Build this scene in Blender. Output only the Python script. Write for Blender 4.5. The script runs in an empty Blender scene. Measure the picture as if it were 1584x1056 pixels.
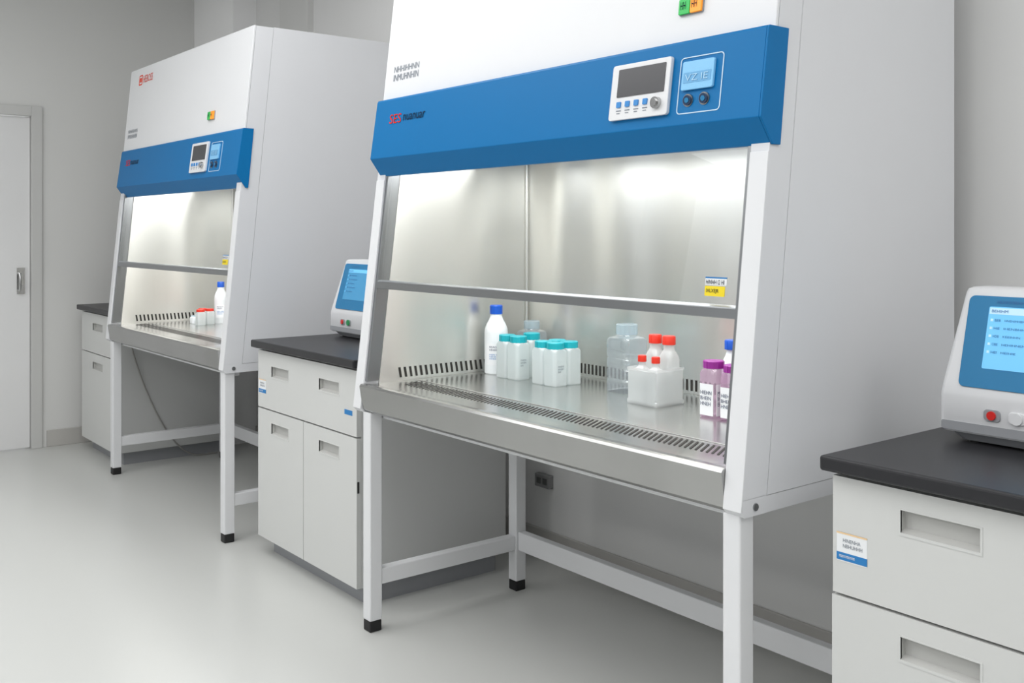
import bpy, bmesh, math, random
from mathutils import Vector
random.seed(4)
scene=bpy.context.scene
COL=scene.collection
try:
    scene.view_settings.view_transform='Standard'
except Exception: pass

# ---------------------------------------------------------------- materials
def srgb(r,g,b):
    f=lambda c:(c/255/12.92) if c/255<=0.04045 else ((c/255+0.055)/1.055)**2.4
    return (f(r),f(g),f(b),1)
def mat(name,rgb,rough=0.5,metal=0.0,noise=0.0,nscale=8,nstretch=(1,1,1),bump=0.0,bscale=40,bstretch=(1,1,1),bdist=.02,
        rvar=0.0,emis=0.0,coat=0.0,sss=0.0,trans=0.0,spec=0.5,aniso=0.0,arot=0.0):
    m=bpy.data.materials.new(name); m.use_nodes=True
    nt=m.node_tree; p=nt.nodes['Principled BSDF']
    c=srgb(*rgb)
    p.inputs['Base Color'].default_value=c
    p.inputs['Roughness'].default_value=rough
    p.inputs['Metallic'].default_value=metal
    p.inputs['Specular IOR Level'].default_value=spec
    p.inputs['Coat Weight'].default_value=coat
    if aniso:
        p.inputs['Anisotropic'].default_value=aniso; p.inputs['Anisotropic Rotation'].default_value=arot
    if sss: 
        p.inputs['Subsurface Weight'].default_value=sss
        p.inputs['Subsurface Radius'].default_value=(0.02,0.02,0.02)
    if trans: p.inputs['Transmission Weight'].default_value=trans
    if emis:
        p.inputs['Emission Color'].default_value=c
        p.inputs['Emission Strength'].default_value=emis
    tc=nt.nodes.new('ShaderNodeTexCoord')
    def nz(scale,stretch,detail=4):
        mp=nt.nodes.new('ShaderNodeMapping'); mp.inputs['Scale'].default_value=stretch
        n=nt.nodes.new('ShaderNodeTexNoise'); n.inputs['Scale'].default_value=scale; n.inputs['Detail'].default_value=detail
        nt.links.new(tc.outputs['Object'],mp.inputs['Vector']); nt.links.new(mp.outputs['Vector'],n.inputs['Vector'])
        return n
    n=nz(nscale,nstretch)
    v=max(noise,0.012)
    mr=nt.nodes.new('ShaderNodeMix'); mr.data_type='RGBA'
    mr.inputs[6].default_value=tuple(x*(1-v) for x in c[:3])+(1,)
    mr.inputs[7].default_value=tuple(min(1,x*(1+v)) for x in c[:3])+(1,)
    nt.links.new(n.outputs['Fac'],mr.inputs[0]); nt.links.new(mr.outputs[2],p.inputs['Base Color'])
    if rvar:
        m2=nt.nodes.new('ShaderNodeMapRange'); m2.inputs['To Min'].default_value=max(0,rough-rvar); m2.inputs['To Max'].default_value=rough+rvar
        nt.links.new(n.outputs['Fac'],m2.inputs['Value']); nt.links.new(m2.outputs['Result'],p.inputs['Roughness'])
    if bump:
        b=nt.nodes.new('ShaderNodeBump'); b.inputs['Strength'].default_value=bump; b.inputs['Distance'].default_value=bdist
        n2=nz(bscale,bstretch,0); nt.links.new(n2.outputs['Fac'],b.inputs['Height']); nt.links.new(b.outputs['Normal'],p.inputs['Normal'])
    return m
def clearmat(name,rgb,g0=0.04,g1=0.35,rough=0.05,milky=0.0,tint=None):
    m=bpy.data.materials.new(name); m.use_nodes=True; nt=m.node_tree
    for n in list(nt.nodes):
        if n.type!='OUTPUT_MATERIAL': nt.nodes.remove(n)
    out=[n for n in nt.nodes if n.type=='OUTPUT_MATERIAL'][0]
    tr=nt.nodes.new('ShaderNodeBsdfTransparent'); tr.inputs[0].default_value=srgb(*(tint or rgb))
    df=nt.nodes.new('ShaderNodeBsdfDiffuse'); df.inputs[0].default_value=srgb(*rgb)
    tl=nt.nodes.new('ShaderNodeBsdfTranslucent'); tl.inputs[0].default_value=srgb(*rgb)
    dd=nt.nodes.new('ShaderNodeMixShader'); dd.inputs[0].default_value=.45
    nt.links.new(df.outputs[0],dd.inputs[1]); nt.links.new(tl.outputs[0],dd.inputs[2])
    gl=nt.nodes.new('ShaderNodeBsdfGlossy'); gl.inputs['Roughness'].default_value=rough
    m1=nt.nodes.new('ShaderNodeMixShader'); m1.inputs[0].default_value=milky
    nt.links.new(tr.outputs[0],m1.inputs[1]); nt.links.new(dd.outputs[0],m1.inputs[2])
    lw=nt.nodes.new('ShaderNodeLayerWeight')
    pw=nt.nodes.new('ShaderNodeMath'); pw.operation='POWER'; pw.inputs[1].default_value=4
    ml=nt.nodes.new('ShaderNodeMath'); ml.operation='MULTIPLY_ADD'; ml.inputs[1].default_value=g1; ml.inputs[2].default_value=g0
    nt.links.new(lw.outputs['Facing'],pw.inputs[0]); nt.links.new(pw.outputs[0],ml.inputs[0])
    m2=nt.nodes.new('ShaderNodeMixShader'); nt.links.new(ml.outputs[0],m2.inputs[0])
    nt.links.new(m1.outputs[0],m2.inputs[1]); nt.links.new(gl.outputs[0],m2.inputs[2])
    nt.links.new(m2.outputs[0],out.inputs['Surface'])
    return m
M={}
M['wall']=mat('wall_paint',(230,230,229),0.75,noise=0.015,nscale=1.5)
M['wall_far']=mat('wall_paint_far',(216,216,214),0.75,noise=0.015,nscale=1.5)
M['pillar']=mat('pillar_paint',(250,250,250),0.7)
M['base']=mat('baseboard_vinyl',(184,182,178),0.5)
M['floor']=mat('epoxy_floor',(200,201,198),0.30,noise=0.012,nscale=1.2,rvar=0.03)
M['ceil']=mat('ceiling_white',(238,238,237),0.8)
M['door']=mat('door_paint',(224,224,224),0.5)
M['frame']=mat('door_frame_paint',(198,198,196),0.5)
M['pier']=mat('reflection_pier_grey',(80,82,84),0.7)  # dark tone of the added piers, picked up by steel reflections
M['white']=mat('white_enamel',(226,227,229),0.38,noise=0.01)
M['side']=mat('grey_white_enamel',(218,219,222),0.42,noise=0.01)
M['blue']=mat('blue_enamel',(0,108,168),0.45,noise=0.02,spec=.22)
M['steel']=mat('brushed_steel',(174,174,173),0.23,1.0,noise=0.10,nscale=2.2,nstretch=(2,.3,.3),rvar=0.06,bump=.8,bscale=1.3,bstretch=(2,.2,.2),bdist=.05,aniso=.5)
M['liner']=mat('interior_steel',(224,223,218),0.33,.96,noise=0.02,nscale=3,nstretch=(8,8,.4),bump=1.0,bscale=1.8,bstretch=(1.7,1.7,.08),bdist=.09,aniso=.6,arot=.25)
M['surface']=mat('work_surface_steel',(208,208,206),0.23,1.0,noise=0.02,nscale=4,nstretch=(1,20,1),rvar=0.03)
M['alu']=mat('grey_aluminium',(150,152,154),0.28,0.95)
M['dark']=mat('dark_slot',(34,31,27),0.7)
M['gap']=mat('seam_grey',(180,180,181),0.7)
M['black']=mat('black_rubber',(24,24,25),0.55)
M['top']=mat('black_worktop_resin',(40,40,43),0.36,noise=0.08,nscale=60,spec=0.4)
M['cab']=mat('bench_laminate',(209,210,208),0.45,noise=0.01)
M['cabside']=mat('bench_side_laminate',(200,201,200),0.5)
M['recess']=mat('handle_recess',(190,190,187),0.55)
M['glass']=clearmat('sash_glass',(250,251,251),g0=.035,g1=.35,rough=0.01,milky=0.02)
M['lamp']=mat('lamp_tube_glow',(255,255,255),0.5,emis=3.0)
M['screen_off']=mat('screen_dark',(58,58,62),0.2)
M['lblue']=mat('display_light_blue',(120,182,222),0.3,emis=0.12)
M['dband']=mat('display_band_blue',(98,164,210),0.4)
M['btnblue']=mat('button_blue',(40,130,200),0.4)
M['wline']=mat('white_print',(206,226,240),0.5)
M['pale']=mat('pale_print',(160,204,232),0.5)
M['navy']=mat('button_navy',(20,50,84),0.3)
M['chrome']=mat('chrome',(190,190,190),0.2,1.0)
M['red']=mat('red_plastic',(212,34,28),0.35)
M['redprint']=mat('red_print',(216,50,24),0.6,spec=.05)
M['orangep']=mat('orange_red_print',(222,70,44),0.5)
M['darkprint']=mat('dark_print',(22,34,54),0.6,spec=.1)
M['greyprint']=mat('grey_print',(118,126,136),0.5)
M['navyprint']=mat('navy_print',(28,52,92),0.5)
M['green']=mat('green_light',(24,170,74),0.3,emis=0.25)
M['greenbtn']=mat('green_plastic',(30,140,80),0.35)
M['orange']=mat('orange_light',(245,150,28),0.3,emis=0.3)
M['peach']=mat('peach_print',(240,206,160),0.5)
M['yellow']=mat('yellow_label',(240,214,34),0.5)
M['paper']=mat('paper_label',(236,238,240),0.5)
M['hdpe']=mat('white_plastic_bottle',(232,236,238),0.35,sss=0.25)
M['jarwhite']=clearmat('translucent_white_bottle',(238,244,244),g0=.05,g1=.3,rough=.2,milky=.78,tint=(246,250,250))
M['tube']=clearmat('semi_clear_bottle',(244,246,246),g0=.06,g1=.4,rough=.12,milky=.52,tint=(250,251,251))
M['bluecap']=mat('blue_cap',(14,84,190),0.35)
M['teal']=mat('teal_cap',(18,166,178),0.4)
M['redcap']=mat('red_cap',(218,50,30),0.38)
M['purple']=mat('purple_cap',(146,38,142),0.4)
M['purpleliq']=clearmat('pinkish_clear_plastic',(236,214,232),g0=.06,g1=.35,rough=.1,milky=.28,tint=(246,230,243))
M['clear']=clearmat('clear_plastic',(226,234,240),g0=.11,g1=.7,rough=0.06,milky=0.17,tint=(242,246,249))
M['clearcap']=clearmat('clear_lid',(218,232,238),g0=.06,g1=.4,rough=0.1,milky=0.45,tint=(232,240,244))
M['frost']=clearmat('frosted_plastic',(246,248,248),g0=.09,g1=.45,rough=0.15,milky=0.36,tint=(250,252,252))
M['inst']=mat('instrument_white',(222,223,225),0.38)
M['instgrey']=mat('instrument_grey',(150,152,156),0.45)
M['bezel']=mat('bezel_blue',(42,122,170),0.35,spec=.3)
M['lcd']=mat('lcd_screen',(110,188,234),0.25,emis=0.32,spec=.3)
M['lcddim']=mat('lcd_screen_dim',(74,150,196),0.25,emis=0.12,spec=.3)
M['lcdtext']=mat('lcd_text',(50,110,166),0.5)
M['lcdlight']=mat('lcd_bar_light',(186,222,244),0.5,emis=0.25)
M['socket']=mat('grey_socket_plastic',(140,140,140),0.5)
M['socketin']=mat('grey_socket_inset',(86,86,86),0.5)
M['cable']=mat('grey_cable_rubber',(150,148,144),0.5)
M['bluesticker']=mat('blue_sticker',(36,124,190),0.5)

# ---------------------------------------------------------------- geometry
WO={}
def rrect(hx,hy,r,n=7):
    r=min(r,hx,hy); pts=[]
    for q,(sx,sy) in enumerate([(1,1),(-1,1),(-1,-1),(1,-1)]):
        cx,cy=sx*(hx-r),sy*(hy-r)
        for i in range(n+1):
            a=math.pi/2*(q+i/n); pts.append((cx+r*math.cos(a),cy+r*math.sin(a)))
    return pts
class G:
    def __init__(s): s.v=[];s.f=[];s.m=[]
    def raw(s,vs,fs,m=0):
        o=len(s.v); s.v+= [tuple(v) for v in vs]
        for f in fs: s.f.append([o+i for i in f]); s.m.append(m)
        return s
    def box(s,x0,x1,y0,y1,z0,z1,m=0):
        return s.raw([(x,y,z) for z in(z0,z1) for y in(y0,y1) for x in(x0,x1)],
          [(0,1,3,2),(4,6,7,5),(0,4,5,1),(2,3,7,6),(0,2,6,4),(1,5,7,3)],m)
    def prism(s,prof,x0,x1,m=0):
        n=len(prof)
        vs=[(x0,y,z) for y,z in prof]+[(x1,y,z) for y,z in prof]
        fs=[(i,(i+1)%n,n+(i+1)%n,n+i) for i in range(n)]+[tuple(range(n)),tuple(range(n,2*n))]
        return s.raw(vs,fs,m)
    def loft(s,secs,m=0,rib=0,cap0=True,cap1=True):
        vs=[];fs=[]
        for (z,cx,cy,hx,hy,r) in secs:
            p=rrect(hx,hy,r); k=len(p)
            for i,(a,b) in enumerate(p):
                q=1+(rib if i%2 else 0)
                vs.append((cx+a*q,cy+b*q,z))
        for j in range(len(secs)-1):
            for i in range(k):
                fs.append((j*k+i,j*k+(i+1)%k,(j+1)*k+(i+1)%k,(j+1)*k+i))
        if cap0: fs.append(tuple(range(k)))
        if cap1: fs.append(tuple(range((len(secs)-1)*k,len(secs)*k)))
        return s.raw(vs,fs,m)
    def slab(s,x0,x1,z0,z1,yf,t,r=0,m=0,back=0.0005):
        cx,cz=(x0+x1)/2,(z0+z1)/2
        p=rrect((x1-x0)/2,(z1-z0)/2,r,5) if r>0 else [((x1-x0)/2,(z1-z0)/2),(-(x1-x0)/2,(z1-z0)/2),(-(x1-x0)/2,-(z1-z0)/2),((x1-x0)/2,-(z1-z0)/2)]
        n=len(p)
        vs=[(cx+a,yf(cz+b)-t,cz+b) for a,b in p]+[(cx+a,yf(cz+b)+back,cz+b) for a,b in p]
        fs=[(i,(i+1)%n,n+(i+1)%n,n+i) for i in range(n)]+[tuple(range(n)),tuple(range(n,2*n))]
        return s.raw(vs,fs,m)
    def ring(s,x0,x1,z0,z1,yf,t,r,w,m=0):
        cx,cz=(x0+x1)/2,(z0+z1)/2
        po=rrect((x1-x0)/2,(z1-z0)/2,r,5); pi=rrect((x1-x0)/2-w,(z1-z0)/2-w,max(r-w,0.0005),5)
        n=len(po); vs=[]
        for p,t2 in((po,-t),(pi,-t),(po,0.0005),(pi,0.0005)):
            vs+=[(cx+a,yf(cz+b)+t2,cz+b) for a,b in p]
        fs=[]
        for i in range(n):
            j=(i+1)%n
            fs+=[(i,j,n+j,n+i),(i,j,2*n+j,2*n+i),(n+i,n+j,3*n+j,3*n+i),(2*n+i,2*n+j,3*n+j,3*n+i)]
        return s.raw(vs,fs,m)
    def tube(s,path,r,n=12,m=0):
        P=[Vector(p) for p in path]; vs=[];fs=[]
        for i,p in enumerate(P):
            d=(P[min(i+1,len(P)-1)]-P[max(i-1,0)]).normalized()
            a=d.orthogonal() if i==0 else (a-d*a.dot(d))
            a=a.normalized(); b=d.cross(a)
            for k in range(n):
                t=2*math.pi*k/n; vs.append(p+a*math.cos(t)*r+b*math.sin(t)*r)
        for i in range(len(P)-1):
            for k in range(n):
                fs.append((i*n+k,i*n+(k+1)%n,(i+1)*n+(k+1)%n,(i+1)*n+k))
        fs+=[tuple(range(n)),tuple(range((len(P)-1)*n,len(P)*n))]
        return s.raw(vs,fs,m)
    def make(s,name,mats,parent=None,bevel=0,smooth=False,seg=2,**props):
        xs=[v[0] for v in s.v];ys=[v[1] for v in s.v];zs=[v[2] for v in s.v]
        c=Vector(((min(xs)+max(xs))/2,(min(ys)+max(ys))/2,min(zs)))
        me=bpy.data.meshes.new(name)
        me.from_pydata([tuple(Vector(v)-c) for v in s.v],[],s.f)
        for k in (mats if isinstance(mats,(list,tuple)) else [mats]): me.materials.append(M[k])
        for p,mi in zip(me.polygons,s.m): p.material_index=mi
        bm=bmesh.new(); bm.from_mesh(me); bmesh.ops.recalc_face_normals(bm,faces=bm.faces); bm.to_mesh(me); bm.free()
        if smooth:
            for p in me.polygons: p.use_smooth=True
            me.set_sharp_from_angle(angle=math.radians(35))
        ob=bpy.data.objects.new(name,me); COL.objects.link(ob)
        return place(ob,c,parent,bevel,seg,props)
def place(ob,c,parent,bevel=0,seg=2,props={}):
    WO[ob.name]=Vector(c)
    if parent is not None:
        ob.parent=parent; ob.location=Vector(c)-WO[parent.name]
    else: ob.location=c
    if bevel:
        b=ob.modifiers.new('bevel','BEVEL'); b.width=bevel; b.segments=seg; b.limit_method='ANGLE'; b.angle_limit=math.radians(35)
    for k,v in props.items(): ob[k]=v
    return ob
def root(name,loc,label,category,group=None):
    e=bpy.data.objects.new(name,None); e.empty_display_size=0.1; COL.objects.link(e)
    e.location=loc; WO[e.name]=Vector(loc); e['label']=label; e['category']=category
    if group: e['group']=group
    return e
def text(name,s,x0,x1,zc,h,fn,matk,parent,off=0.0012):
    """fn(x,z)->(X,Y,Z)  or  plane function y=fn(z)"""
    cu=bpy.data.curves.new('t','FONT'); cu.body=s; cu.resolution_u=3
    t=bpy.data.objects.new('t',cu); COL.objects.link(t)
    dg=bpy.context.evaluated_depsgraph_get(); dg.update()
    me=bpy.data.meshes.new_from_object(t.evaluated_get(dg))
    bpy.data.objects.remove(t)
    vs=[v.co.copy() for v in me.vertices]
    ax=min(v.x for v in vs);bx=max(v.x for v in vs);ay=min(v.y for v in vs);by=max(v.y for v in vs)
    out=[]
    for v in vs:
        X=x0+(v.x-ax)/(bx-ax)*(x1-x0); Z=zc+((v.y-ay)/(by-ay)-.5)*h
        r=fn(X,Z) if fn.__code__.co_argcount==2 else (X,fn(Z)-off,Z)
        out.append(r)
    g=G(); g.raw(out,[tuple(p.vertices) for p in me.polygons])
    bpy.data.meshes.remove(me)
    return g.make(name,matk,parent)

# ---------------------------------------------------------------- room
WY=2.62; XF=-6.5
S=dict(kind='structure')
G().box(XF-.15,2.2,-3.2,WY+.15,-.1,0).make('floor','floor',**S)
G().box(XF-.15,2.2,-3.2,WY+.15,2.9,3.0).make('ceiling','ceil',**S)
G().box(XF-.15,2.2,WY,WY+.15,0,2.9).make('wall_back','wall',**S)
DY0,DY1=.56,1.47
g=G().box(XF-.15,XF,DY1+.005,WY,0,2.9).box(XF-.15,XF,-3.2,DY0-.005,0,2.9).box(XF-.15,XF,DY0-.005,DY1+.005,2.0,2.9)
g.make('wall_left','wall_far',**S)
G().box(2.05,2.2,-3.2,WY,0,2.9).make('wall_right','wall',**S)
g=G()
for px in(-6.3,-4.6,-3.1,-1.5,.1,1.6): g.box(px-.28,px+.28,-3.19,-3.05,0,2.9)  # unseen dark piers added to put vertical streaks into the steel's reflections
g.box(XF,2.05,-3.19,-3.07,0,.5)
g.make('reflection_piers','pier',**S)
G().box(XF,-5.86,2.47,WY,0,2.9).make('wall_corner','pillar',**S)
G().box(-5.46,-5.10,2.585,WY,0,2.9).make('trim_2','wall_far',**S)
g=G().box(XF,XF+.012,1.56,2.47,0,.10); g.make('baseboard_left','base',bevel=.003,**S)
G().box(-5.85,2.05,WY-.012,WY,0,.10).make('baseboard_back','base',bevel=.003,**S)
# door
d=G().box(XF-.05,XF-.008,DY0,DY1,.008,1.985).make('door_1','door',bevel=.003,**S)
g=G().box(XF-.012,XF+.02,DY1+.002,DY1+.062,0,2.05).box(XF-.012,XF+.02,DY0-.062,DY0-.002,0,2.05).box(XF-.012,XF+.02,DY0-.002,DY1+.002,1.99,2.05)
g.make('trim_1','frame',bevel=.003,**S)
G().box(XF-.009,XF,1.395,1.438,.93,1.085).tube([(XF-.002,1.405,1.05),(XF+.03,1.405,1.05),(XF+.036,1.405,1.03),(XF+.036,1.405,.97),(XF+.03,1.405,.95),(XF-.002,1.405,.95)],.007).tube([(XF-.002,1.425,.97),(XF+.012,1.425,.97)],.009).make('door_handle','chrome',d,smooth=True,label='small steel pull handle on a backplate')

# ---------------------------------------------------------------- biosafety cabinet
def cabinet(xr,W,slope,cshift,lshift,hoodpad,label):
    xl=xr-W; ZB,ZT=.71,2.175; YB=2.50
    yf=lambda z:1.645+slope*(z-ZB)
    R=root('biosafety_cabinet',((xl+xr)/2,2.05,0),label,'biosafety cabinet','biosafety cabinets along the wall')
    # side panels with seams
    for x0,x1,outer in((xl,xl+.048,-1),(xr-.048,xr,1)):
        g=G(); zs=.747; gp=.0018
        g.prism([(yf(ZB)+.012,ZB),(yf(ZB)+.0,ZB+.012),(yf(zs),zs),(yf(zs)+.078,zs),(yf(zs)+.078,ZB)],x0,x1)
        g.prism([(yf(ZB)+.075,ZB),(yf(zs)+.075,zs-gp),(YB,zs-gp),(YB,ZB)],x0+.001,x1-.001)
        g.prism([(yf(zs),zs-.0005),(yf(ZT-.002),ZT-.002),(yf(ZT-.002)+.078,ZT-.002),(yf(zs)+.078,zs-.0005)],x0,x1)
        g.prism([(yf(zs)+.078+gp,zs),(yf(ZT)+.078+gp,ZT),(YB,ZT),(YB,zs)],x0,x1)
        g.prism([(yf(ZB)+.06,ZB+.005),(yf(ZT)+.06,ZT-.005),(YB-.01,ZT-.005),(YB-.01,ZB+.005)],x0+.002,x1-.002,1)
        sp=g.make('side_panel',['side','gap'],R)
        sx=x1 if outer>0 else x0
        G().tube([(sx-.003*outer,yf(ZB)+.045,.728),(sx+.003*outer,yf(ZB)+.045,.728)],.008).make('screw','alu',sp,smooth=True)
        # white front strip
        G().prism([(yf(.722)-.003,.722),(yf(1.47)-.003,1.47),(yf(1.47)+.001,1.47),(yf(.722)+.001,.722)],x0+.0,x1+.0).make('front_strip','white',R,bevel=.0012)
    # rear & upper housing
    g=G().box(xl+.048,xr-.048,2.352,YB,ZB+.01,ZT-.004)
    g.prism([(yf(1.56)+.02,1.575),(2.352,1.575),(2.352,ZT-.004),(yf(ZT)+.004,ZT-.004)],xl+.048,xr-.048)
    g.make('upper_housing','side',R)
    yfa=lambda z:yf(z)-.010
    G().prism([(yfa(1.70),1.70),(yf(1.70)-.0005,1.70),(yf(ZT)-.0005,ZT),(yfa(ZT),ZT)],xl,xr).make('front_fascia','white',R,bevel=.002)
    # interior lining (steel) + slots
    xi0,xi1=xl+.0485,xr-.0485
    li0,li1=xi0+.006,xi1-.006
    g=G()
    g.box(xi0,xi1,2.34,2.351,.80,1.57)
    g.prism([(yf(.8)+.055,.80),(2.34,.80),(2.34,1.57),(yf(1.57)+.055,1.57)],xi0,li0)
    g.prism([(yf(.8)+.055,.80),(2.34,.80),(2.34,1.57),(yf(1.57)+.055,1.57)],li1,xi1)
    x=li0+.035
    while x<li1-.03:
        g.raw([(x,2.3392,.812),(x+.008,2.3392,.812),(x+.008,2.3392,.846),(x,2.3392,.846)],[(0,1,2,3)],1); x+=.0185
    y=1.79
    while y<2.31:
        for xx,s in((li0+.0008,1),(li1-.0008,-1)):
            g.raw([(xx,y,.812),(xx,y+.009,.812),(xx,y+.009-.006,.846),(xx,y-.006,.846)],[(0,1,2,3)],1)
        y+=.021
    # corner beads
    g.tube([(li0+.004,2.336,.85),(li0+.004,2.336,1.57)],.006,10,0).tube([(li1-.004,2.336,.85),(li1-.004,2.336,1.57)],.006,10,0)
    g.make('interior_lining',['liner','dark'],R)
    G().box(xi0,xi1,yf(1.57)+.03,2.351,1.571,1.5745).make('interior_ceiling','white',R)
    lp=G().box(xl+.12,xr-.12,1.86,1.94,1.555,1.57).make('lamp_fixture','white',R)
    G().tube([(xl+.14,1.90,1.545),(xr-.14,1.90,1.545)],.011,14).make('lamp_tube','lamp',lp,smooth=True)
    # tray
    g=G().prism([(1.640,.797),(1.645,.803),(1.655,.804),(1.685,.8000),(2.351,.7995),(2.351,.765),(1.70,.765),(1.70,.716),(1.662,.713),(1.652,.722)],xi0,xi1)
    x=xi0+.09
    while x<xi1-.02:
        ya,yb=1.756,1.828; z=.8008; sl=-.038
        g.raw([(x,ya,z),(x+.0066,ya,z),(x+.0066+sl,yb,z),(x+sl,yb,z)],[(0,1,2,3)],1)
        x+=.0165
    g.make('work_tray',['steel','dark'],R)
    G().box(xi0+.012,xi1-.012,1.850,2.335,.7995,.802).make('work_surface','surface',R,bevel=.001)
    # sash
    ys=lambda z:yf(z)+.016
    sash=G().prism([(ys(1.13),1.13),(ys(1.56),1.56),(ys(1.56)+.004,1.56),(ys(1.13)+.004,1.13)],xi0+.014,xi1-.014).make('sash','glass',R,label='clear safety glass sliding sash')
    G().prism([(yf(1.118)+.004,1.113),(yf(1.14)+.004,1.136),(yf(1.14)+.012,1.141),(yf(1.14)+.026,1.141),(yf(1.118)+.026,1.113)],xi0+.003,xi1-.003).make('sash_handle','alu',sash,bevel=.002)
    for a,b in((xi0,xi0+.012),(xi1-.012,xi1)):
        G().prism([(yf(.81)+.004,.81),(yf(1.56)+.004,1.56),(yf(1.56)+.05,1.56),(yf(.81)+.05,.81)],a,b).make('sash_track','alu',R,bevel=.0015)
    zl=1.178
    lab=G().slab(xr-.158,xr-.098,zl+.004,zl+.022,ys,.001,.002).make('paper_label','paper',sash)
    G().slab(xr-.158,xr-.098,zl+.019,zl+.022,ys,.0014).make('blue_band','bluesticker',lab)
    text('lettering','HINHH I2 HI',xr-.155,xr-.104,zl+.011,.010,lambda z:ys(z)-.001,'darkprint',lab)
    lab=G().slab(xr-.158,xr-.102,zl-.020,zl+.002,ys,.001,.002).make('warning_label','yellow',sash)
    text('lettering','IXLXEJR',xr-.153,xr-.118,zl-.009,.010,lambda z:ys(z)-.001,'darkprint',lab)
    # blue hood, ends wrap around the side panels
    yh=lambda z:1.70+(z-1.538)*(.028/.197)
    g=G().prism([(yh(1.735)+.004,1.735),(yh(1.735)-.0,1.729),(yh(1.54),1.54),(1.741,1.484),(yf(1.484)+.02,1.484),(yf(1.735)-.011,1.735)],xl+hoodpad,xr+.0005)
    g.prism([(yh(1.735)+.004,1.735),(yh(1.735)-.0,1.729),(yh(1.54),1.54),(1.741,1.484),(yf(1.484)+.03,1.484),(yf(1.735)+.030,1.735)],xr+.0005,xr+.006)
    hood=g.make('control_hood','blue',R,bevel=.0015)
    c=xr+cshift
    mod=G().slab(c-.444,c-.254,1.567,1.702,yh,.010,.007).make('control_module','inst',hood,bevel=.0015)
    ym=lambda z:yh(z)-.010
    G().slab(c-.421,c-.268,1.622,1.690,ym,.0015,.002).make('display','screen_off',mod)
    for i in range(4):
        xx=c-.418+i*.029
        G().slab(xx,xx+.014,1.597,1.611,ym,.003,.002).make('button','btnblue',mod)
    g=G()
    for i in range(4):
        xx=c-.419+i*.029
        g.slab(xx,xx+.016,1.588,1.5905,ym,.0006); g.slab(xx+.002,xx+.013,1.582,1.584,ym,.0006)
    g.make('print','greyprint',mod)
    kx,kz=c-.286,1.597; yk=ym(kz)
    G().tube([(kx,yk+.001,kz),(kx,yk-.010,kz)],.0135,24).tube([(kx,yk-.010,kz),(kx,yk-.014,kz)],.009,24).make('knob','chrome',mod,smooth=True)
    G().ring(c-.232,c-.1065,1.564,1.694,yh,.0008,.010,.0022).make('outline','wline',hood)
    dsp=G().slab(c-.220,c-.128,1.617,1.683,yh,.007,.005).make('display_panel','lblue',hood,bevel=.0015)
    G().slab(c-.214,c-.134,1.633,1.657,lambda z:yh(z)-.007,.0006,.002).make('display_band','dband',dsp)
    text('lettering','VZ IE',c-.208,c-.142,1.645,.015,lambda z:yh(z)-.0076,'pale',dsp)
    for bx in(c-.199,c-.152):
        yk=yh(1.594)
        b=G().tube([(bx,yk+.001,1.594),(bx,yk-.003,1.594)],.0145,24).make('round_button','alu',hood,smooth=True)
        G().tube([(bx,yk-.002,1.594),(bx,yk-.006,1.594)],.0115,24).make('button_face','navy',b,smooth=True)
        G().tube([(bx,yk-.006,1.594),(bx,yk-.0075,1.594)],.006,20).make('button_face','bezel',b,smooth=True)
    # logo on hood
    L=xl+.110
    text('logo_mark','SES',L,L+.070,1.665,.030,yh,'redprint',hood)
    text('logo_lettering','nuanuar',L+.082,L+.208,1.664,.020,yh,'darkprint',hood)
    # upper prints
    P=xl+.055
    text('lettering','NHHIHHNN',P,P+.15,1.838,.020,yfa,'greyprint',R)
    text('lettering','INMUHNHIN',P,P+.15,1.810,.022,yfa,'greyprint',R)
    P=xl+.150
    G().ring(P,P+.055,2.080,2.135,yfa,.001,.010,.007).slab(P+.013,P+.042,2.096,2.120,yfa,.001,.003).make('logo_mark','orangep',R)
    text('logo_lettering','HEBOSS',P+.068,P+.215,2.108,.040,yfa,'orangep',R)
    lx=xr+lshift
    lt=G().slab(lx-.036,lx+.036,1.802,1.842,yfa,.004,.003).make('indicator_light','instgrey',R)
    G().slab(lx-.034,lx-.001,1.804,1.840,yfa,.010,.002).make('green_lens','green',lt,bevel=.001)
    G().slab(lx+.001,lx+.034,1.804,1.840,yfa,.010,.002).make('orange_lens','orange',lt,bevel=.001)
    for o in(-.022,.012): 
        text('lettering','HH',lx+o-.006,lx+o+.010,1.824,.018,lambda z:yfa(z)-.010,'darkprint',lt)
    # stand
    lw=.046
    st=G().box(xl+.045,xr-.045,1.705,1.735,.69,.712).box(xl+.045,xr-.045,2.26,2.30,.66,.712).make('stand_frame','white',R,bevel=.002)
    for x0 in(xl+.045,xr-.012-lw):
        for y0 in(1.655,2.26):
            G().box(x0,x0+lw,y0,y0+lw,.036,.7125).make('leg','white',R,bevel=.004)
            G().box(x0+.001,x0+lw-.001,y0+.001,y0+lw-.001,.0,.036).make('foot','black',R,bevel=.004)
        G().box(x0+.005,x0+lw-.005,1.701,2.26,.148,.200).make('side_rail','white',R,bevel=.003)
    G().box(xl+.045+lw,xr-.012-lw,2.268,2.30,.148,.215).make('back_rail','white',R,bevel=.003)
    # drain valve
    G().tube([(xl+.16,1.78,.766),(xl+.16,1.78,.69),],.008).tube([(xl+.13,1.78,.685),(xl+.21,1.78,.685)],.009).tube([(xl+.21,1.76,.69),(xl+.21,1.80,.69)],.006).make('drain_valve','chrome',R,smooth=True)
    # lamp light
    li=bpy.data.lights.new('interior_light','AREA'); li.shape='RECTANGLE'; li.size=W-.2; li.size_y=.34; li.energy=9.2; li.color=(1,1,.99)
    lo=bpy.data.objects.new('interior_light',li); COL.objects.link(lo); lo.location=((xl+xr)/2,1.97,1.53)
    lo.rotation_euler=(0,0,0)
    return R
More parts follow.
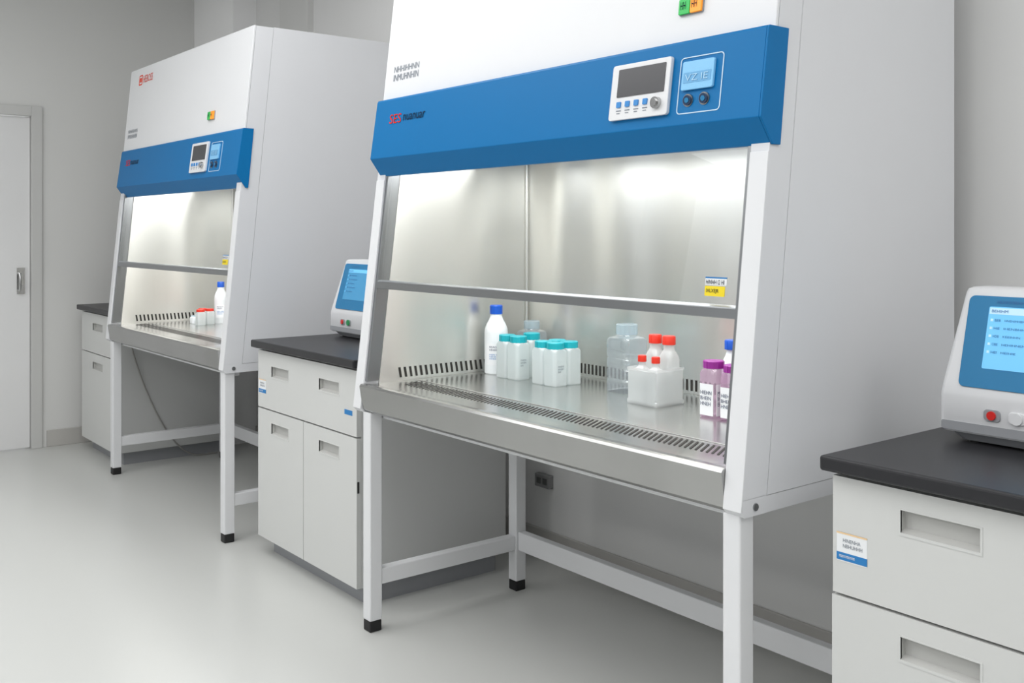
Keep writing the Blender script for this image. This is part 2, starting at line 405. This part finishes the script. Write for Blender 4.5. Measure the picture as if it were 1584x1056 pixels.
cabinet(-1.32,1.60,.12,0,-.24,.014,'white and blue biosafety cabinet holding bottles, between two benches')
cabinet(-4.006,1.605,.10,-.08,-.372,.004,'white and blue biosafety cabinet beside the narrow bench near the door')

# ---------------------------------------------------------------- base cabinets
def handle(parent,x0,x1,z0,z1,y):
    g=G(); w=.004
    g.box(x0-w,x1+w,y-.001,y+.004,z1,z1+w*.7).box(x0-w,x1+w,y-.001,y+.004,z0-w*1.4,z0)
    g.box(x0-w,x0,y-.001,y+.004,z0,z1).box(x1,x1+w,y-.001,y+.004,z0,z1)
    vs=[(x0,y,z0),(x1,y,z0),(x1,y,z1),(x0,y,z1),(x0,y+.016,z0+.006),(x1,y+.016,z0+.006),(x1,y+.016,z1),(x0,y+.016,z1)]
    g.raw(vs,[(0,1,5,4),(1,2,6,5),(3,2,6,7),(0,3,7,4),(4,5,6,7)],1)
    g.make('handle',['cab','recess'],parent)
def panel(name,parent,x0,x1,z0,z1,y,holes,t=.018):
    """front panel with rectangular pull openings"""
    xs=sorted({x0,x1}|{h[0] for h in holes}|{h[1] for h in holes}); zs=sorted({z0,z1}|{h[2] for h in holes}|{h[3] for h in holes})
    inh=lambda a,b:any(h[0]<a<h[1] and h[2]<b<h[3] for h in holes)
    g=G()
    for i in range(len(xs)-1):
        for j in range(len(zs)-1):
            a,b,c,d=xs[i],xs[i+1],zs[j],zs[j+1]
            if inh((a+b)/2,(c+d)/2): continue
            g.raw([(a,y,c),(b,y,c),(b,y,d),(a,y,d)],[(0,1,2,3)])
    g.raw([(x0,y,z0),(x1,y,z0),(x1,y,z1),(x0,y,z1),(x0,y+t,z0),(x1,y+t,z0),(x1,y+t,z1),(x0,y+t,z1)],
          [(0,1,5,4),(1,2,6,5),(2,3,7,6),(3,0,4,7),(4,5,6,7)])
    p=g.make(name,'cab',parent)
    for h in holes: handle(p,h[0],h[1],h[2],h[3],y)
    return p
def bench(x0,x1,cols,label,widedrawer,lower_drawers=False,hw=.15,ybk=2.37):
    R=root('base_cabinet',((x0+x1)/2,2.05,0),label,'base cabinet','base cabinets under the black worktops')
    Y=1.72
    G().box(x0,x1,Y+.019,ybk,.07,.832).make('body','cabside',R,bevel=.002)
    G().box(x0+.03,x1-.03,Y+.055,ybk-.03,0,.07).make('plinth','instgrey',R)
    def hole(a,b,zc): 
        m=(a+b)/2; return (m-hw/2,m+hw/2,zc-.021,zc+.021)
    if widedrawer:
        panel('drawer',R,x0,x1,.594,.822,Y,[hole(a,b,.745) for a,b in cols])
    else:
        for a,b in cols: panel('drawer',R,a+.002,b-.002,.594,.822,Y,[hole(a,b,.763)])
    for a,b in cols:
        a2=a if a==x0 else a+.002; b2=b if b==x1 else b-.002
        if lower_drawers:
            panel('drawer',R,a2,b2,.33,.588,Y,[hole(a,b,.528)])
            panel('drawer',R,a2,b2,.072,.324,Y,[hole(a,b,.264)])
        else:
            panel('door',R,a2,b2,.072,.588,Y,[hole(a,b,.52)])
    return R
def sticker(R,x0,z0):
    yl=lambda z:1.72
    s=G().slab(x0,x0+.066,z0,z0+.056,yl,.0006,.001).make('sticker','paper',R,label='white sticker with a peach top edge and blue band')
    G().slab(x0,x0+.066,z0+.002,z0+.017,yl,.0010).make('blue_band','bluesticker',s)
    G().slab(x0,x0+.066,z0+.053,z0+.056,yl,.0010).make('peach_band','peach',s)
    text('lettering','HINENHA\nNBHUHHH',x0+.014,x0+.056,z0+.036,.018,yl,'greyprint',s)
    text('lettering','manmmnmnn',x0+.006,x0+.040,z0+.010,.005,yl,'paper',s,off=.0016)
def worktop(x0,x1,label,y1=2.45):
    g=G().box(x0,x1,1.695,y1,.832,.862).make('worktop','top',None,bevel=.006,seg=3,label=label,category='worktop',group='black worktops')
b1=bench(-1.157,-.27,[(-1.157,-.715),(-.713,-.27)],'light grey drawer cabinet with recessed pulls and sticker beneath the worktop',False,True,hw=.15)
sticker(b1,-1.146,.658)
worktop(-1.170,-.255,'black resin worktop with rounded edges carrying a white analyzer')
b2=bench(-3.83,-3.03,[(-3.83,-3.43),(-3.43,-3.03)],'light grey cabinet with wide drawer and doors between biosafety cabinets',True)
sticker(b2,-3.822,.650)
G().slab(-3.115,-3.06,.663,.680,lambda z:1.72,.0008).make('tag','bluesticker',b2)
G().box(-3.0335,-3.028,1.722,1.730,.40,.44).make('hinge','black',b2,bevel=.002)
worktop(-3.85,-3.01,'black resin worktop between the two biosafety cabinets')
b3=bench(-6.34,-5.70,[(-6.34,-5.70)],'light grey cabinet with a drawer and one door beside the far wall',True,hw=.19)
worktop(-6.365,-5.68,'bare black resin worktop near the door')

# ---------------------------------------------------------------- analyzers
def analyzer(x0,label,near):
    w=.36; x1=x0+w; cx=(x0+x1)/2
    R=root('benchtop_analyzer',(cx,2.12,.862),label,'analyzer','benchtop analyzers')
    G().loft([(.866,cx,2.125,w/2-.03,.08,.02),(.884,cx,2.125,w/2-.015,.095,.02)]).make('base','instgrey',R,smooth=True)
    for sx in(-1,1):
        for yy in (2.06,2.19):
            G().loft([(.862,cx+sx*.12,yy,.012,.012,.012),(.867,cx+sx*.12,yy,.012,.012,.012)]).make('rubber_foot','black',R,smooth=True)
    yfr=lambda z:2.02+max(0,(z-.965))*(.06/.215)
    secs=[]
    for z,ins in((.884,.005),(.890,0),(.958,0),(.965,.001),(.99,.003),(1.172,.026),(1.179,.029),(1.183,.036)):
        y0=yfr(z)+(.004 if z<.885 else 0)+(.007 if z>1.18 else 0); y1=2.235-(z-.884)*.25
        secs.append((z,cx,(y0+y1)/2,w/2-ins,(y1-y0)/2,.012))
    G().loft(secs).make('housing','inst',R,smooth=True)
    G().slab(x0+.006,x1-.006,.888,.906,lambda z:2.02,.0015,.004).make('trim_strip','instgrey',R)
    bz=G().slab(x0+.040,x1-.040,.980,1.166,yfr,.003,.012).make('bezel','bezel',R,bevel=.001)
    sc=G().slab(x0+.085,x1-.072,1.020,1.145,lambda z:yfr(z)-.003,.001,.003).make('screen','lcd' if near else 'lcddim',bz)
    yt=lambda z:yfr(z)-.004
    G().slab(x0+.087,x1-.074,1.130,1.143,yt,.0005).make('title_bar','lcdlight' if near else 'lcd',sc)
    g=G()
    for zz in (1.118,1.102,1.086,1.070,1.054): g.slab(x0+.091,x0+.096,zz-.0025,zz+.0025,yt,.0005)
    g.make('icon_column','lcdlight' if near else 'lcd',sc)
    text('lettering','HLHNHIBHHE',x0+.10,x0+.16,1.155,.006,lambda z:yfr(z)-.003,'lcdtext',bz)
    text('lettering','BEHIHM',x0+.092,x0+.125,1.1365,.0055,yt,'lcdtext',sc,off=.0018)
    for i,zz in enumerate((1.118,1.102,1.086,1.070,1.054)):
        text('lettering',['BEB','HIE','HDB','OBE','HEI'][i],x0+.100,x0+.112,zz,.0050,yt,'lcdtext',sc)
        text('lettering',['HNEHIMHBN','IHENBHHEI','KEEIHHN','HEHIHNEM','HEIHIE'][i],x0+.120,x0+[.160,.170,.155,.167,.150][i],zz,.0042,yt,'lcdtext',sc)
    yb=lambda z:2.02
    for (a,m,rr) in((.113,'red',.009),(.163,'inst' if near else 'greenbtn',.012)):
        b=G().slab(x0+a-.017,x0+a+.017,.916,.940,yb,.003,.008).make('button_housing','instgrey' if m!='inst' else 'inst',R,bevel=.001)
        G().tube([(x0+a,2.018,.928),(x0+a,2.013,.928)],rr,20).make('button',m,b,smooth=True)
    return R
analyzer(-1.10,'white touch-screen analyzer with blue bezel and red button on the worktop',True)
a2=analyzer(-3.785,'white touch-screen analyzer with red and green buttons beside the biosafety cabinet',False)

# ---------------------------------------------------------------- bottles
ZS=.802
def cyl(cx,cy,z,r): return (z,cx,cy,r,r,r)
def reagent(cx,cy,h,r,cap,label,capr=None,z0=ZS,txt=True,body='hdpe',group='bottles in the biosafety cabinet',wide=False):
    capr=capr or r*.53
    R=root('reagent_bottle',(cx,cy,z0),label,'bottle',group)
    ch=h*.125; n=h-ch
    if wide:
        secs=[(z0,cx,cy,r*.93,r*.93,r*.5),(z0+.004,cx,cy,r,r,r*.5),(z0+h*.66,cx,cy,r,r,r*.5),(z0+h*.71,cx,cy,r*.94,r*.94,r*.7),(z0+h*.77,cx,cy,capr*1.02,capr*1.02,capr),(z0+h*.80,cx,cy,capr*.86,capr*.86,capr),(z0+n+.004,cx,cy,capr*.86,capr*.86,capr)]
    else:
        secs=[cyl(cx,cy,z0,r*.93),cyl(cx,cy,z0+.004,r),cyl(cx,cy,z0+h*.60,r),cyl(cx,cy,z0+h*.66,r*.96),cyl(cx,cy,z0+h*.73,r*.80),cyl(cx,cy,z0+h*.79,r*.60),cyl(cx,cy,z0+h*.84,r*.50),cyl(cx,cy,z0+n+.004,r*.48)]
    b=G().loft(secs).make('body',body,R,smooth=True)
    G().loft([cyl(cx,cy,z0+n-.001,capr),cyl(cx,cy,z0+h-.003,capr),cyl(cx,cy,z0+h,capr*.9)],rib=.05).make('cap',cap,R,smooth=True)
    if txt:
        a0=math.atan2(-cy,-cx)
        f=lambda x,z:(cx+(r+.0008)*math.cos(a0+x/r),cy+(r+.0008)*math.sin(a0+x/r),z)
        N=14; vs=[];fs=[]
        for i in range(N+1):
            x=(-1+2*i/N)*r*.95
            for z in(z0+h*.14,z0+h*.45):
                p=f(x,z); vs.append((p[0]-(.0004)*math.cos(a0+x/r),p[1]-(.0004)*math.sin(a0+x/r),p[2]))
        for i in range(N): fs.append((2*i,2*i+2,2*i+3,2*i+1))
        lb=G().raw(vs,fs).make('paper_label','paper',R)
        text('lettering','REAGHT\nHNEIH',-r*.6,r*.4,z0+h*.38,h*.07,f,'navyprint',lb)
        text('lettering','HIEN HBN\nNEHIHH M\nHHEIHN',-r*.6,r*.5,z0+h*.26,h*.08,f,'bluesticker',lb)
    return R
def square(name,cx,cy,h,w,cap,label,body='jarwhite',capr=None,z0=ZS,group=None,cat='bottle',bodyfrac=.78,txt=False,rib=.05,big=False,chf=.15,ribs=False):
    R=root(name,(cx,cy,z0),label,cat,group)
    capr=capr or w*.47; a=w/2; ch=h*chf; hb=h*bodyfrac
    secs=[(z0,cx,cy,a*.92,a*.92,w*.2),(z0+.003,cx,cy,a,a,w*.2)]
    if ribs:
        for k in(.25,.45,.65):
            secs+=[(z0+hb*(k-.03),cx,cy,a,a,w*.2),(z0+hb*k,cx,cy,a*.95,a*.95,w*.2),(z0+hb*(k+.03),cx,cy,a,a,w*.2)]
    secs+=[(z0+hb*.97,cx,cy,a,a,w*.2),(z0+hb+h*.02,cx,cy,a*.95,a*.95,w*.25),(z0+hb+h*.05,cx,cy,capr*1.02,capr*1.02,capr),(z0+h-ch*.9,cx,cy,capr*.9,capr*.9,capr)]
    G().loft(secs).make('body',body,R,smooth=True)
    G().loft([cyl(cx,cy,z0+h-ch,capr),cyl(cx,cy,z0+h-.002,capr),cyl(cx,cy,z0+h,capr*.93)],rib=rib).make('cap',cap,R,smooth=True)
    if txt:
        yl=lambda z:cy-a
        k=.78; zt0,zt1=z0+h*.05,z0+h*.60
        fx=lambda x,z:(cx+a+.0016,x,z)
        if big:
            lb=G().slab(cx-a*k,cx+a*k,zt0,zt1,yl,.0008).make('paper_label','paper',R)
            lb2=G().box(cx+a-.0002,cx+a+.0008,cy-a*k,cy+a*k,zt0,zt1).make('paper_label','paper',R)
            text('lettering','HIEHN\nBHEIN\nHNEH',cx-a*.68,cx+a*.62,(zt0+zt1)/2+.004,h*.26,yl,'navyprint',lb,off=.0016)
            text('lettering','MHENI\nIHNBH\nEHIN',cy-a*.68,cy+a*.62,(zt0+zt1)/2+.004,h*.26,fx,'navyprint',lb2)
        else:
            text('lettering','MHENI\nIHNBH\nEHI',cy-a*.5,cy+a*.3,z0+hb*.5,hb*.20,fx,'greyprint',R)
    return R
reagent(-2.80,2.147,.24,.041,'bluecap','white plastic reagent bottle with blue screw cap and label')
gt='white bottles with teal caps'
for (x,y,h) in((-2.702,2.12,.146),(-2.642,2.12,.146),(-2.665,2.197,.150)):
    square('square_bottle',x,y,h,.0592,'teal','small white square bottle with teal cap beside the tall reagent bottle',group=gt,txt=(-2.65<x),bodyfrac=.80)
for (x,y) in((-2.517,2.185),(-2.457,2.185),(-2.517,2.125),(-2.457,2.125)):
    square('square_bottle',x,y,.140,.0592,'teal','small white square bottle with teal cap in a cluster of four',group=gt,txt=(x>-2.5 and y<2.15),bodyfrac=.80)
square('clear_jar',-2.765,2.28,.18,.085,'clearcap','clear plastic jar with a clear lid standing behind the teal-capped bottles','clear',capr=.028,cat='jar',rib=.02)
square('clear_bottle',-2.232,2.225,.210,.100,'clearcap','large clear ribbed square bottle with wide translucent lid','clear',capr=.033,rib=.02,cat='bottle',bodyfrac=.78,ribs=True)
# rack
RX,RY,RW=-2.023,2.133,.116
R=root('bottle_rack',(RX,RY,ZS),'frosted plastic rack holding red-capped bottles','rack')
a=RW/2
g=G().loft([(ZS+.003,RX,RY,a-.002,a-.002,.006),(ZS+.106,RX,RY,a-.002,a-.002,.006)],cap0=True,cap1=False)
g.loft([(ZS,RX,RY,a,a,.007),(ZS+.004,RX,RY,a+.002,a+.002,.007),(ZS+.012,RX,RY,a+.002,a+.002,.007),(ZS+.015,RX,RY,a,a,.007),(ZS+.098,RX,RY,a,a,.007),(ZS+.100,RX,RY,a+.002,a+.002,.007),(ZS+.106,RX,RY,a+.002,a+.002,.007)],cap1=False)
g.make('frame','frost',R,smooth=True)
G().box(RX-.001,RX+.001,RY-a+.003,RY+a-.003,ZS+.004,ZS+.09).box(RX-a+.003,RX-.001,RY-.001,RY+.001,ZS+.004,ZS+.09).box(RX+.001,RX+a-.003,RY-.001,RY+.001,ZS+.004,ZS+.09).make('divider','frost',R)
for (x,y,h,r) in((-2.050,2.161,.193,.0250),(-1.996,2.161,.193,.0250),(-2.050,2.106,.136,.0240),(-1.996,2.106,.136,.0240)):
    reagent(x,y,h,r,'redcap','translucent bottle with red screw cap standing in the frosted rack',capr=.0185 if h>.15 else .012,z0=ZS+.003,txt=False,body='tube',group='red-capped bottles in the rack',wide=True)
gp='purple-capped jars'
for (x,y,h) in((-1.778,2.10,.152),(-1.712,2.105,.146)):
    r=square('sample_jar',x,y,h,.058,'purple','clear pinkish square jar with purple cap and printed white label','purpleliq',group=gp,cat='jar',txt=True,big=True,chf=.13,bodyfrac=.80)
reagent(-1.79,2.19,.20,.028,'bluecap','white plastic bottle with blue cap behind the purple-capped jars',capr=.019)
# second cabinet contents
reagent(-5.27,2.150,.225,.034,'bluecap','white plastic reagent bottle with blue screw cap in the further cabinet')
for (x,y) in((-5.225,2.07),(-5.275,2.05),(-5.20,2.01)):
    square('square_bottle',x,y,.085,.044,'redcap','short white jar with red cap in the further cabinet',group='short red-capped jars',cat='jar')
square('square_bottle',-5.33,2.03,.045,.045,'clearcap','very short translucent jar in the further cabinet','hdpe',cat='jar')

# wall services
s=root('wall_socket',(-3.08,WY-.012,.27),'grey electrical socket on the back wall beneath the cabinet','socket')
p=G().box(-3.13,-3.04,WY-.025,WY,.272,.325).make('plate','socket',s,bevel=.004)
G().box(-3.115,-3.090,WY-.027,WY-.024,.287,.311).box(-3.078,-3.053,WY-.027,WY-.024,.287,.311).make('outlet','socketin',p)
pts=[(-5.690,1.80+.40*(i/24),.70-.695*math.sin(i/24*math.pi*.5)**.8) for i in range(25)]+[(-5.69,2.24,.005),(-5.69,2.30,.005)]
c=G().tube(pts,.004,8).make('power_cable','cable',None,smooth=True,label='thin grey power cable hanging beside the cabinet side',category='cable')

# ---------------------------------------------------------------- lights
def area(x,y,z,sx,sy,e,col=(1,1,1)):
    li=bpy.data.lights.new('ceiling_or_fill_light','AREA'); li.shape='RECTANGLE'; li.size=sx; li.size_y=sy; li.energy=e; li.color=col
    o=bpy.data.objects.new('ceiling_or_fill_light',li); COL.objects.link(o); o.location=(x,y,z); return o
area(-2.6,.1,2.86,5.2,1.8,68)
area(-2.2,-2.2,2.86,6.0,1.4,60)
area(.9,1.3,2.86,1.4,2.2,30)  # added fill lamp, brightens the near cabinet's side and the right of the wall
area(-3.3,1.35,2.86,1.0,.8,12)  # added fill lamp above the bench gap, lifts the far cabinet's side panel
w=bpy.data.worlds.new('world'); scene.world=w; w.use_nodes=True
bg=w.node_tree.nodes['Background']; bg.inputs[0].default_value=(.97,.985,1,1); bg.inputs[1].default_value=1.0

# ---------------------------------------------------------------- camera
cam=bpy.data.cameras.new('camera'); co=bpy.data.objects.new('camera',cam); COL.objects.link(co)
co.location=(0,0,1.3); co.rotation_euler=(math.pi/2,0,math.radians(51.62))
cam.sensor_width=36; cam.lens=1552/1584*36; cam.shift_y=-(528-358)/1584; cam.clip_start=.05
scene.camera=co
